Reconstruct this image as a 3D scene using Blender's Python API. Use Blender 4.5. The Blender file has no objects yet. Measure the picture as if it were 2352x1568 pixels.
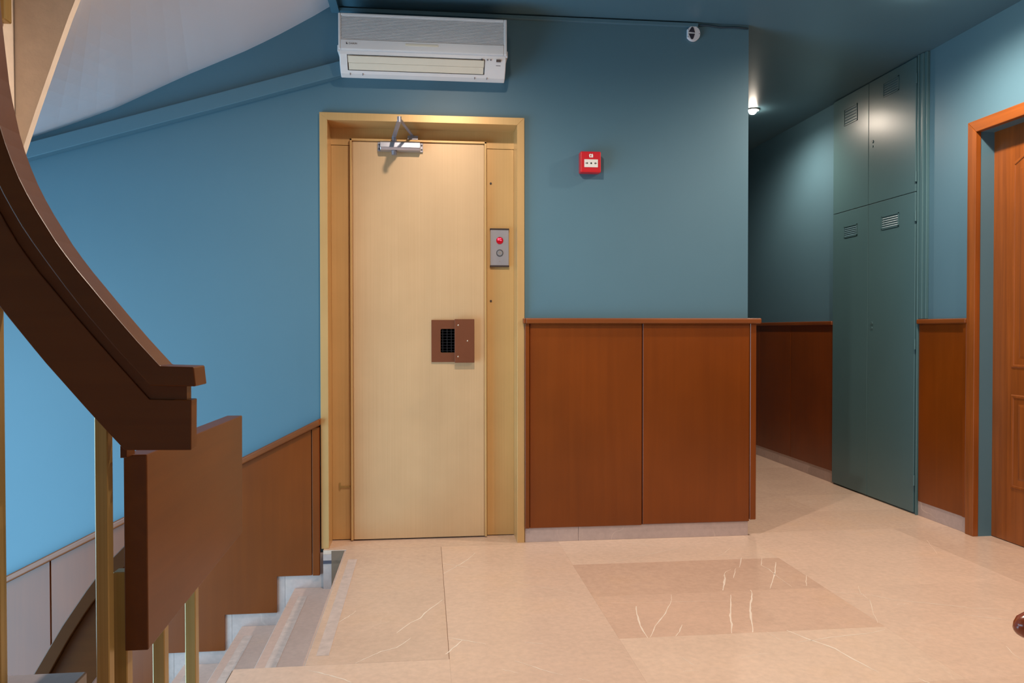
import bpy, bmesh, math, random
from mathutils import Vector, Matrix
random.seed(7)
S = bpy.context.scene
COL = S.collection

# ------------------------------------------------------------------ camera
cam_d = bpy.data.cameras.new('camera'); cam = bpy.data.objects.new('camera', cam_d); COL.objects.link(cam)
yaw, pitch, roll = 0.11102, -0.01486, -0.0009
cam.location = (-0.0376, -3.9537, 1.0862)
r0 = Vector((math.cos(yaw), -math.sin(yaw), 0)); f0 = Vector((math.sin(yaw), math.cos(yaw), 0)); u0 = Vector((0, 0, 1))
fw = f0*math.cos(pitch)+u0*math.sin(pitch); up = u0*math.cos(pitch)-f0*math.sin(pitch)
rt = r0*math.cos(roll)+up*math.sin(roll); up = up*math.cos(roll)-r0*math.sin(roll)
cam.rotation_euler = Matrix((rt, up, -fw)).transposed().to_euler()
cam_d.sensor_fit = 'HORIZONTAL'; cam_d.sensor_width = 36.0; cam_d.lens = 36.0*1789.55/2352.0
cam_d.clip_start = 0.02
S.camera = cam

# ------------------------------------------------------------------ world, exposure, daylight
W = bpy.data.worlds.new('world'); S.world = W; W.use_nodes = True
W.node_tree.nodes['Background'].inputs[0].default_value = (0.62, 0.72, 0.85, 1)
W.node_tree.nodes['Background'].inputs[1].default_value = 0.15
S.view_settings.view_transform = 'Standard'; S.view_settings.look = 'None'
S.view_settings.exposure = 0.0; S.view_settings.gamma = 1.0; S.view_settings.use_curve_mapping = False

WARM = (1.0, 0.84, 0.69)
def area(name, loc, target, sx, sy, energy, color):
    d = bpy.data.lights.new(name, 'AREA'); d.shape = 'RECTANGLE'; d.size = sx; d.size_y = sy
    d.energy = energy; d.color = color
    o = bpy.data.objects.new(name, d); COL.objects.link(o); o.location = loc
    o.rotation_euler = (Vector(target)-Vector(loc)).to_track_quat('-Z', 'Y').to_euler()
    return o
# daylight of the stairwell window in the left wall
area('stair_window_daylight_offscreen', (-2.84, -1.9, -0.2), (0.0, -1.9, -0.2), 2.6, 3.3, 190, (0.37, 0.72, 1.0))

# ------------------------------------------------------------------ materials
def srgb(r, g, b):
    f = lambda c: (c/255/12.92 if c <= 10 else ((c/255+0.055)/1.055)**2.4)
    return (f(r), f(g), f(b))
MATS = {}
def new_mat(name):
    m = bpy.data.materials.new(name); m.use_nodes = True; MATS[name] = m
    return m, m.node_tree, m.node_tree.nodes['Principled BSDF']
def coords(nt, scale=(1, 1, 1), rnd=0.0):
    tc = nt.nodes.new('ShaderNodeTexCoord'); mp = nt.nodes.new('ShaderNodeMapping')
    mp.inputs['Scale'].default_value = scale
    if rnd:
        oi = nt.nodes.new('ShaderNodeObjectInfo'); mu = nt.nodes.new('ShaderNodeMath'); mu.operation = 'MULTIPLY'
        mu.inputs[1].default_value = rnd; nt.links.new(oi.outputs['Random'], mu.inputs[0])
        ad = nt.nodes.new('ShaderNodeVectorMath'); ad.operation = 'ADD'
        nt.links.new(tc.outputs['Object'], ad.inputs[0]); nt.links.new(mu.outputs[0], ad.inputs[1])
        nt.links.new(ad.outputs[0], mp.inputs['Vector'])
    else:
        nt.links.new(tc.outputs['Object'], mp.inputs['Vector'])
    return mp.outputs[0]
def noise(nt, vec, scale, detail=3, rough=0.55, dist=0.0):
    n = nt.nodes.new('ShaderNodeTexNoise'); n.inputs['Scale'].default_value = scale
    n.inputs['Detail'].default_value = detail; n.inputs['Roughness'].default_value = rough
    n.inputs['Distortion'].default_value = dist
    nt.links.new(vec, n.inputs['Vector']); return n.outputs['Fac']
def ramp(nt, fac, stops):
    r = nt.nodes.new('ShaderNodeValToRGB'); e = r.color_ramp.elements
    while len(e) < len(stops): e.new(0.5)
    for k, (p, c) in enumerate(stops):
        e[k].position = p; e[k].color = (c[0], c[1], c[2], 1)
    nt.links.new(fac, r.inputs[0]); return r.outputs[0]
def bump(nt, b, h, strength, dist=0.002):
    n = nt.nodes.new('ShaderNodeBump'); n.inputs['Strength'].default_value = strength; n.inputs['Distance'].default_value = dist
    nt.links.new(h, n.inputs['Height']); nt.links.new(n.outputs[0], b.inputs['Normal'])
def mixc(nt, fac, a, c, mode='MIX'):
    m = nt.nodes.new('ShaderNodeMix'); m.data_type = 'RGBA'; m.blend_type = mode
    for s, v in ((m.inputs[0], fac), (m.inputs[6], a), (m.inputs[7], c)):
        if hasattr(v, 'is_linked'): nt.links.new(v, s)
        elif isinstance(v, (int, float)): s.default_value = v
        else: s.default_value = (v[0], v[1], v[2], 1)
    return m.outputs[2]
def sc(c, k): return tuple(x*k for x in c)
def simple(name, col, rough=0.5, metal=0.0, spec=0.5, var=0.06, nscale=8, coat=0.0, emit=None, estr=1.0, bmp=0.0, bscale=120):
    m, nt, b = new_mat(name); v = coords(nt)
    b.inputs['Roughness'].default_value = rough; b.inputs['Metallic'].default_value = metal
    b.inputs['Specular IOR Level'].default_value = spec; b.inputs['Coat Weight'].default_value = coat
    b.inputs['Coat Roughness'].default_value = 0.15
    nt.links.new(ramp(nt, noise(nt, v, nscale), [(0.3, sc(col, 1-var)), (0.7, sc(col, 1+var))]), b.inputs['Base Color'])
    if bmp: bump(nt, b, noise(nt, v, bscale, 2), bmp)
    if emit:
        b.inputs['Emission Color'].default_value = (*emit, 1); b.inputs['Emission Strength'].default_value = estr
    return m
def wood(name, dark, light, rough=0.35, coat=0.3, axis=2, grain=1.0, rnd=30.0, spec=0.5):
    m, nt, b = new_mat(name)
    s = [28*grain, 28*grain, 28*grain]; s[axis] = 1.3
    v = coords(nt, tuple(s), rnd); v2 = coords(nt, (1, 1, 1), rnd)
    f1 = noise(nt, v, 1.0, 4, 0.6, 0.4); f2 = noise(nt, v2, 2.2, 2)
    c1 = ramp(nt, f1, [(0.25, dark), (0.75, light)])
    c2 = ramp(nt, f2, [(0.3, (0.86, 0.86, 0.86)), (0.7, (1.1, 1.08, 1.05))])
    nt.links.new(mixc(nt, 1.0, c1, c2, 'MULTIPLY'), b.inputs['Base Color'])
    b.inputs['Roughness'].default_value = rough; b.inputs['Coat Weight'].default_value = coat; b.inputs['Coat Roughness'].default_value = 0.25; b.inputs['Specular IOR Level'].default_value = spec
    bump(nt, b, f1, 0.05, 0.001)
    return m
def marble(name, base, warm, vein_amt=1.0, rough=0.28, light=1.0):
    m, nt, b = new_mat(name); v = coords(nt, (1, 1, 1), 40.0)
    f1 = noise(nt, v, 3.0, 5, 0.62); f2 = noise(nt, v, 45, 4, 0.6)
    c = ramp(nt, f1, [(0.3, sc(base, 0.93)), (0.55, base), (0.8, warm)])
    c = mixc(nt, 1.0, c, ramp(nt, f2, [(0.3, (0.93, 0.93, 0.93)), (0.7, (1.06, 1.06, 1.06))]), 'MULTIPLY')
    oi = nt.nodes.new('ShaderNodeObjectInfo')
    c = mixc(nt, 1.0, c, ramp(nt, oi.outputs['Random'], [(0.0, (0.90, 0.89, 0.88)), (1.0, (1.05, 1.05, 1.05))]), 'MULTIPLY')
    # thin broken veins
    nv = nt.nodes.new('ShaderNodeTexNoise'); nv.inputs['Scale'].default_value = 2.5; nv.inputs['Detail'].default_value = 4
    nt.links.new(v, nv.inputs['Vector'])
    ad = nt.nodes.new('ShaderNodeMix'); ad.data_type = 'VECTOR'; ad.inputs[0].default_value = 0.35
    nt.links.new(v, ad.inputs[4]); nt.links.new(nv.outputs['Color'], ad.inputs[5])
    vo = nt.nodes.new('ShaderNodeTexVoronoi'); vo.feature = 'DISTANCE_TO_EDGE'; vo.inputs['Scale'].default_value = 3.2
    nt.links.new(ad.outputs[1], vo.inputs['Vector'])
    line = ramp(nt, vo.outputs['Distance'], [(0.0, (1, 1, 1)), (0.012, (0, 0, 0))])
    msk = ramp(nt, noise(nt, v, 2.0, 2), [(0.5, (0, 0, 0)), (0.66, (1, 1, 1))])
    fac = mixc(nt, 1.0, line, msk, 'MULTIPLY')
    sep = nt.nodes.new('ShaderNodeRGBToBW'); nt.links.new(fac, sep.inputs[0])
    mu = nt.nodes.new('ShaderNodeMath'); mu.operation = 'MULTIPLY'; mu.inputs[1].default_value = 0.35*vein_amt
    nt.links.new(sep.outputs[0], mu.inputs[0])
    c = mixc(nt, mu.outputs[0], c, sc(srgb(244, 226, 208), light))
    nt.links.new(c, b.inputs['Base Color']); b.inputs['Roughness'].default_value = rough
    return m

TEAL = srgb(85, 119, 134)
simple('teal_paint', TEAL, 0.42, spec=0.4, var=0.02, nscale=2, bmp=0.05, bscale=260)
simple('teal_ceiling', TEAL, 0.38, spec=0.4, var=0.02, nscale=2)
simple('teal_gloss', srgb(76, 108, 114), 0.33, spec=0.5, var=0.03, nscale=2, bmp=0.04, bscale=30)
simple('white_soffit', srgb(214, 208, 212), 0.6, var=0.02, nscale=2)
simple('cream_stucco', srgb(238, 218, 198), 0.8, var=0.05, nscale=20, bmp=0.5, bscale=90)
wood('wainscot_wood', srgb(115, 53, 5), srgb(124, 59, 8), 0.30, 0.0, spec=0.5)
wood('wainscot_wood_x', srgb(118, 58, 16), srgb(134, 70, 22), 0.36, 0.1, axis=0)
wood('wainscot_wood_y', srgb(118, 58, 16), srgb(134, 70, 22), 0.36, 0.1, axis=1)
wood('rail_wood', srgb(94, 48, 11), srgb(104, 55, 14), 0.37, 0.0, axis=0, spec=0.3)
wood('panel_wood', srgb(94, 48, 11), srgb(104, 55, 14), 0.37, 0.0, axis=1, spec=0.3)
wood('door_wood', srgb(122, 62, 16), srgb(158, 84, 28), 0.38, 0.25, grain=1.3)
wood('door_wood_y', srgb(122, 62, 16), srgb(158, 84, 28), 0.38, 0.25, axis=1, grain=1.3)
wood('chair_wood', srgb(140, 56, 24), srgb(168, 76, 36), 0.16, 0.6, axis=0)
marble('floor_marble', srgb(226, 195, 173), srgb(228, 194, 167), 0.45, 0.26)
marble('floor_marble_dark', srgb(221, 186, 163), srgb(223, 186, 158), 0.3, 0.24)
marble('floor_marble_light', srgb(236, 206, 183), srgb(238, 205, 177), 0.7, 0.26)
marble('stair_marble', srgb(216, 186, 172), srgb(220, 188, 168), 0.3, 0.34)
marble('skirt_marble', srgb(190, 168, 160), srgb(200, 176, 164), 1.0, 0.3)
simple('vein_white', srgb(248, 230, 212), 0.3, var=0.03)
simple('grip_grey', srgb(204, 184, 174), 0.55, var=0.12, nscale=30)
simple('grout', srgb(120, 94, 74), 0.8)
simple('dark_strip', srgb(70, 68, 80), 0.4)
# gold laminate with a fine vertical brushing
def gold(name, c1, c2, rough, metal, axis=2):
    m, nt, b = new_mat(name); s = [160, 160, 160]; s[axis] = 1.2
    v = coords(nt, tuple(s)); v2 = coords(nt)
    c = ramp(nt, noise(nt, v, 1.0, 3), [(0.3, c1), (0.7, c2)])
    c = mixc(nt, 1.0, c, ramp(nt, noise(nt, v2, 3, 3), [(0.3, (0.94, 0.93, 0.92)), (0.7, (1.04, 1.04, 1.04))]), 'MULTIPLY')
    nt.links.new(c, b.inputs['Base Color']); b.inputs['Roughness'].default_value = rough; b.inputs['Metallic'].default_value = metal
    b.inputs['Specular IOR Level'].default_value = 0.5
gold('gold_leaf', srgb(212, 174, 130), srgb(217, 180, 136), 0.36, 0.2)
gold('gold_frame', srgb(208, 166, 108), srgb(213, 171, 113), 0.34, 0.3)
gold('brass_post', srgb(164, 132, 76), srgb(180, 148, 90), 0.38, 0.35)
simple('ac_white', srgb(224, 218, 216), 0.38, var=0.015)
simple('ac_cream', srgb(222, 210, 190), 0.4, var=0.015)
simple('ac_grey', srgb(120, 113, 115), 0.55)
simple('ac_dark', srgb(70, 66, 68), 0.5)
simple('ac_glass', srgb(74, 66, 66), 0.15)
simple('alarm_red', srgb(206, 34, 44), 0.3, var=0.03)
simple('label_white', srgb(238, 232, 224), 0.4, var=0.01)
simple('black_print', srgb(22, 22, 26), 0.5)
simple('sensor_white', srgb(226, 222, 226), 0.4, var=0.02)
simple('sensor_dark', srgb(48, 44, 56), 0.6)
simple('steel', srgb(196, 194, 204), 0.28, metal=0.8, var=0.05)
simple('steel_matte', srgb(160, 156, 164), 0.38, metal=0.6, var=0.05)
simple('plate_grey', srgb(168, 162, 166), 0.35, metal=0.5, var=0.04)
simple('cap_dark', srgb(58, 44, 40), 0.45)
simple('display_red', srgb(120, 4, 18), 0.2, emit=srgb(150, 0, 18), estr=0.8)
simple('segment_red', srgb(255, 90, 110), 0.3, emit=srgb(255, 70, 96), estr=2.5)
simple('hatch_brown', srgb(112, 60, 34), 0.42, var=0.05)
simple('mesh_black', srgb(26, 24, 28), 0.5)
simple('screw', srgb(220, 200, 180), 0.25, metal=0.8)
simple('lamp_bulb', (1, 1, 1), 0.4, emit=(1.0, 0.86, 0.70), estr=160.0)
simple('lamp_ring', srgb(210, 206, 200), 0.35, metal=0.3)
simple('window_white', srgb(226, 226, 224), 0.4)
simple('cable_dark', srgb(36, 60, 74), 0.5)
def glass(name):
    m, nt, b = new_mat(name)
    b.inputs['Base Color'].default_value = (0.85, 0.93, 1, 1); b.inputs['Roughness'].default_value = 0.05
    b.inputs['Transmission Weight'].default_value = 0.95; b.inputs['IOR'].default_value = 1.45
glass('window_glass')

# ------------------------------------------------------------------ builders
ORG = {}
def reg(o, org): ORG[o.name] = Vector(org); return o
def empty(name, base, label=None, cat=None, group=None, kind=None):
    o = bpy.data.objects.new(name, None); COL.objects.link(o); o.location = base; o.empty_display_size = 0.05
    tag(o, label, cat, group, kind); return reg(o, base)
def tag(o, label=None, cat=None, group=None, kind=None):
    for k, v in (('label', label), ('category', cat), ('group', group), ('kind', kind)):
        if v: o[k] = v
    return o
class MB:
    def __init__(s): s.bm = bmesh.new()
    def box(s, x0, x1, y0, y1, z0, z1, bev=0.0, seg=1):
        x0, x1 = sorted((x0, x1)); y0, y1 = sorted((y0, y1)); z0, z1 = sorted((z0, z1))
        r = bmesh.ops.create_cube(s.bm, size=1.0)
        for v in r['verts']:
            v.co = Vector((x0 if v.co.x < 0 else x1, y0 if v.co.y < 0 else y1, z0 if v.co.z < 0 else z1))
        if bev:
            es = list({e for v in r['verts'] for e in v.link_edges})
            bmesh.ops.bevel(s.bm, geom=es, offset=bev, segments=seg, affect='EDGES', profile=0.5)
        return s
    def prism(s, poly, axis, a0, a1, bev=0.0):
        """poly: 2D points; axis 'x' -> (y,z), 'y' -> (x,z), 'z' -> (x,y)"""
        def P(p, a):
            return {'x': (a, p[0], p[1]), 'y': (p[0], a, p[1]), 'z': (p[0], p[1], a)}[axis]
        A = [s.bm.verts.new(P(p, a0)) for p in poly]; B = [s.bm.verts.new(P(p, a1)) for p in poly]
        n = len(poly); fs = [s.bm.faces.new(A), s.bm.faces.new(B[::-1])]
        for i in range(n): fs.append(s.bm.faces.new((A[i], B[i], B[(i+1) % n], A[(i+1) % n])))
        bmesh.ops.recalc_face_normals(s.bm, faces=fs)
        if bev:
            es = list({e for f in fs for e in f.edges})
            bmesh.ops.bevel(s.bm, geom=es, offset=bev, segments=1, affect='EDGES', profile=0.5)
        return s
    def loft(s, la, lb, y0, y1):
        """solid strip between two XZ polylines with equal counts, from y0 to y1"""
        n = len(la); V = []
        for (a, b) in zip(la, lb):
            V.append([s.bm.verts.new((a[0], y0, a[1])), s.bm.verts.new((b[0], y0, b[1])),
                      s.bm.verts.new((b[0], y1, b[1])), s.bm.verts.new((a[0], y1, a[1]))])
        fs = [s.bm.faces.new(V[0]), s.bm.faces.new(V[-1][::-1])]
        for i in range(n-1):
            for k in range(4):
                fs.append(s.bm.faces.new((V[i][k], V[i+1][k], V[i+1][(k+1) % 4], V[i][(k+1) % 4])))
        bmesh.ops.recalc_face_normals(s.bm, faces=fs); return s
    def cyl(s, p0, p1, r, n=16, r2=None):
        p0, p1 = Vector(p0), Vector(p1); d = p1-p0; L = d.length
        m = Matrix.Translation((p0+p1)/2) @ d.to_track_quat('Z', 'Y').to_matrix().to_4x4()
        bmesh.ops.create_cone(s.bm, cap_ends=True, segments=n, radius1=r, radius2=r if r2 is None else r2, depth=L, matrix=m)
        return s
    def sphere(s, c, r, sx=1, sy=1, sz=1, n=16):
        m = Matrix.Translation(c) @ Matrix.Diagonal((sx, sy, sz, 1))
        bmesh.ops.create_uvsphere(s.bm, u_segments=n, v_segments=n//2+2, radius=r, matrix=m); return s
    def tube(s, pts, r, n=10):
        pts = [Vector(p) for p in pts]; rings = []
        for i, p in enumerate(pts):
            t = (pts[min(i+1, len(pts)-1)]-pts[max(i-1, 0)]).normalized()
            q = t.to_track_quat('Z', 'Y'); rr = r[i] if isinstance(r, (list, tuple)) else r
            rings.append([s.bm.verts.new(p + q @ Vector((math.cos(2*math.pi*k/n)*rr, math.sin(2*math.pi*k/n)*rr, 0))) for k in range(n)])
        for a, b in zip(rings, rings[1:]):
            for k in range(n): s.bm.faces.new((a[k], a[(k+1) % n], b[(k+1) % n], b[k]))
        s.bm.faces.new(rings[0][::-1]); s.bm.faces.new(rings[-1]); return s
    def ring(s, c, ax, r0, r1, t, n=32):
        """flat ring/lathe washer; ax unit normal"""
        q = Vector(ax).to_track_quat('Z', 'Y'); c = Vector(c); R = []
        for k in range(n):
            a = 2*math.pi*k/n; d = Vector((math.cos(a), math.sin(a), 0))
            R.append([s.bm.verts.new(c+q @ (d*r0)), s.bm.verts.new(c+q @ (d*r1)),
                      s.bm.verts.new(c+q @ (d*r1+Vector((0, 0, t)))), s.bm.verts.new(c+q @ (d*r0+Vector((0, 0, t))))])
        for k in range(n):
            A, B = R[k], R[(k+1) % n]
            for j in range(4): s.bm.faces.new((A[j], B[j], B[(j+1) % 4], A[(j+1) % 4]))
        bmesh.ops.recalc_face_normals(s.bm, faces=s.bm.faces[:]); return s
    def poly(s, pts):
        s.bm.faces.new([s.bm.verts.new(p) for p in pts]); return s
    def build(s, name, mat, parent=None, label=None, cat=None, group=None, kind=None, smooth=False, bevel=0.0, seg=2):
        me = bpy.data.meshes.new(name)
        co = [v.co for v in s.bm.verts]
        lo = Vector([min(c[k] for c in co) for k in range(3)]); hi = Vector([max(c[k] for c in co) for k in range(3)])
        c = (lo+hi)/2
        if parent is None: c.z = lo.z
        for v in s.bm.verts: v.co -= c
        if smooth:
            for f in s.bm.faces: f.smooth = True
        s.bm.to_mesh(me); s.bm.free()
        o = bpy.data.objects.new(name, me); COL.objects.link(o); me.materials.append(MATS[mat])
        if parent: o.parent = parent; o.location = c-ORG[parent.name]
        else: o.location = c
        if bevel:
            md = o.modifiers.new('bevel', 'BEVEL'); md.width = bevel; md.segments = seg; md.limit_method = 'ANGLE'; md.angle_limit = 0.6
        tag(o, label, cat, group, kind); return reg(o, c)
def B(x0, x1, y0, y1, z0, z1, bev=0.0, seg=1): return MB().box(x0, x1, y0, y1, z0, z1, bev, seg)
def resample(pts, n):
    P = [Vector((p[0], p[1])) for p in pts]; L = [0.0]
    for a, b in zip(P, P[1:]): L.append(L[-1]+(b-a).length)
    out = []
    for i in range(n):
        t = L[-1]*i/(n-1); k = 0
        while k < len(L)-2 and L[k+1] < t: k += 1
        u = (t-L[k])/max(L[k+1]-L[k], 1e-9); out.append(tuple(P[k].lerp(P[k+1], u)))
    return out
def text(name, body, size, loc, rot, mat, parent, depth=0.0004, align='LEFT', bold=0.0):
    c = bpy.data.curves.new(name, 'FONT'); c.body = body; c.size = size; c.extrude = depth; c.align_x = align; c.offset = bold
    tmp = bpy.data.objects.new(name+'_curve', c); COL.objects.link(tmp)
    bpy.context.view_layer.update()
    me = bpy.data.meshes.new_from_object(tmp.evaluated_get(bpy.context.evaluated_depsgraph_get()))
    bpy.data.objects.remove(tmp); bpy.data.curves.remove(c)
    me.materials.clear(); me.materials.append(MATS[mat])
    o = bpy.data.objects.new(name, me); COL.objects.link(o)
    o.parent = parent; o.location = Vector(loc)-ORG[parent.name]; o.rotation_euler = rot
    return o

# ================================================================== ROOM SHELL
H = 2.684; XE = 1.656; XR = 2.846
st = lambda mb, name, mat, **k: mb.build(name, mat, kind='structure', **k)
wb = MB()
wb.box(-2.9, -0.545, 0, 0.35, -2.2, 4.6); wb.box(0.457, XE, 0, 0.35, -0.3, H); wb.box(-0.545, 0.457, 0, 0.35, 2.152, 4.6)
wb.box(-2.9, -0.545, 0.351, 1.5, -0.3, H); wb.box(0.457, XE-0.001, 0.351, 1.5, -0.3, H)      # either side of the lift shaft
wb.box(-0.545, 0.457, 0.351, 1.5, 2.152, H); wb.box(-0.545, 0.457, 0.2, 1.5, -0.4, -0.2); wb.box(-2.9, XE-0.001, 1.501, 4.5, -0.3, H)
wall_back = st(wb, 'wall_back', 'teal_paint')
wr = MB()
DY0, DY1, DT = -0.17, -1.08, 2.118           # room door opening in the right wall
wr.box(XR, XR+0.3, DY0, 4.6, -0.3, H); wr.box(XR, XR+0.3, DY1, DY0, DT, H); wr.box(XR, XR+0.3, -6.2, DY1, -0.3, H)
wall_right = st(wr, 'wall_right', 'teal_paint')
wl = MB()   # stairwell wall with a window opening
wl.box(-3.2, -2.9, -6.2, -3.3, -2.2, 4.6); wl.box(-3.2, -2.9, -0.5, 0.35, -2.2, 4.6)
wl.box(-3.2, -2.9, -3.3, -0.5, -2.2, -1.9); wl.box(-3.2, -2.9, -3.3, -0.5, 1.5, 4.6)
wall_left = st(wl, 'wall_left', 'cream_stucco')
st(B(-3.2, 3.146, -6.4, -6.2, -2.2, 4.6), 'wall_near', 'cream_stucco')
st(B(XE, XR, 4.5, 4.6, -0.3, H), 'wall_corridor_end', 'teal_paint')
st(B(-0.495, 3.15, -6.2, 0.0, H, H+0.3), 'ceiling', 'teal_ceiling')
st(B(XE, 3.15, 0.0, 4.6, H, H+0.3), 'ceiling', 'teal_ceiling')
st(B(-3.2, -0.495, -6.2, 0.3, 4.6, 4.8), 'ceiling', 'white_soffit')
st(B(-3.2, -0.655, -6.2, 0.3, -2.4, -2.2), 'floor', 'stair_marble')

# stair window (out of view, source of the daylight)
w1 = empty('window_1', (-2.95, -1.9, -1.9), kind='structure')
for a in ((-3.3, -3.22), (-0.58, -0.5), (-1.94, -1.86)): B(-3.0, -2.92, a[0], a[1], -1.9, 1.5).build('window_frame', 'window_white', w1)
for z in (-1.9, 1.42): B(-3.0, -2.92, -3.3, -0.5, z, z+0.08).build('window_frame', 'window_white', w1)
for a in ((-3.22, -1.94), (-1.86, -0.58)): B(-2.965, -2.955, a[0], a[1], -1.82, 1.42).build('pane', 'window_glass', w1)

# ================================================================== FLOOR
# grout bed, then each marble slab
fb = MB(); fb.box(-0.655, XR+0.2, -6.2, -1.39, -0.2, -0.004); fb.box(-0.42, XR+0.2, -1.39, -0.05, -0.2, -0.004); fb.box(-0.5, XE, -0.05, 0.2, -0.2, -0.004)
fb.box(XE, XR+0.2, -0.05, 4.5, -0.2, -0.004)
floor = st(fb, 'floor', 'grout')
TILES = []
def tile(x0, x1, y0, y1, g=0.00012, mat='floor_marble'):
    o = B(x0+g, x1-g, y0+g, y1-g, -0.02, 0.0, 0.002 if g > 0.0005 else 0.0).build('floor_tile', mat, floor)
    TILES.append((x0, x1, y0, y1, o)); return o
NX = [-0.43, -0.685, -0.94, -1.215, -1.49, -1.76, -2.03, -2.30]
NZ = [0.0, -0.192, -0.371, -0.548, -0.725, -0.902, -1.079, -1.256]
tile(-0.43, 0.04, -1.39, -0.047, 0.0009)                                    # landing edge slab
thr = tile(-0.54, 0.457, -0.047, 0.145)                               # lift threshold slab
for a, b in ((-0.047, -0.83), (-0.83, -1.66), (-1.66, -2.5), (-2.5, -3.34), (-3.34, -4.2), (-4.2, -5.2), (-5.2, -6.2)): tile(0.04, 0.638, b, a)
for a, b in ((-1.39, -2.0), (-2.0, -2.7), (-2.7, -3.4), (-3.4, -4.2), (-4.2, -5.2), (-5.2, -6.2)): tile(-0.65, 0.04, b, a)
for a, b in ((0.0, -0.42), (-0.42, -0.853), (-0.853, -1.287), (-1.287, -1.72), (-1.72, -2.15), (-2.15, -2.9), (-2.9, -3.7), (-3.7, -4.6), (-4.6, -6.2)):
    tile(0.638, 1.632, b, a, mat={0.0: 'floor_marble_light', -0.42: 'floor_marble_dark', -0.853: 'floor_marble_dark', -1.287: 'floor_marble_light'}.get(a, 'floor_marble'))
for x0, x1 in ((1.632, 2.5), (2.5, 3.0)):
    for a, b in ((0.03, -0.86), (-0.86, -1.72), (-1.72, -2.6), (-2.6, -3.5), (-3.5, -4.6), (-4.6, -6.2)):
        tile(x0, x1, b, a)
tile(0.457, 0.638, -0.047, 0.0)
for k, (a, b) in enumerate(((0.03, 0.46), (0.46, 0.9), (0.9, 1.4), (1.4, 1.9), (1.9, 2.5), (2.5, 3.4), (3.4, 4.5))):
    tile(1.632, 2.3 if k % 2 else 2.85, a, b)
    if k % 2: tile(2.3, 2.85, a, b)
def vein(w, pts, mat='vein_white'):
    tl = next((t for t in TILES if t[0] <= pts[0][0] <= t[1] and t[2] <= pts[0][1] <= t[3]), None)
    if tl is None: return
    L = resample(pts, max(4, len(pts)*3)); n = len(L); mb = MB(); va, vb = [], []
    for i, p in enumerate(L):
        a, c = Vector(L[max(i-1, 0)]), Vector(L[min(i+1, n-1)]); d = (c-a).normalized(); nn = Vector((-d.y, d.x))
        hw = w*0.00042*(0.35+0.65*math.sin(math.pi*(i+0.5)/n))*random.uniform(0.6, 1.3)
        q = Vector(p)+nn*random.uniform(-1, 1)*0.0015
        va.append(mb.bm.verts.new((*(q+nn*hw), 0.0003))); vb.append(mb.bm.verts.new((*(q-nn*hw), 0.0003)))
    for i in range(n-1): mb.bm.faces.new((va[i], va[i+1], vb[i+1], vb[i]))
    bmesh.ops.recalc_face_normals(mb.bm, faces=mb.bm.faces[:])
    if mb.bm.faces[0].normal.z < 0: bmesh.ops.reverse_faces(mb.bm, faces=mb.bm.faces[:])
    mb.build('vein', mat, tl[4])
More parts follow.
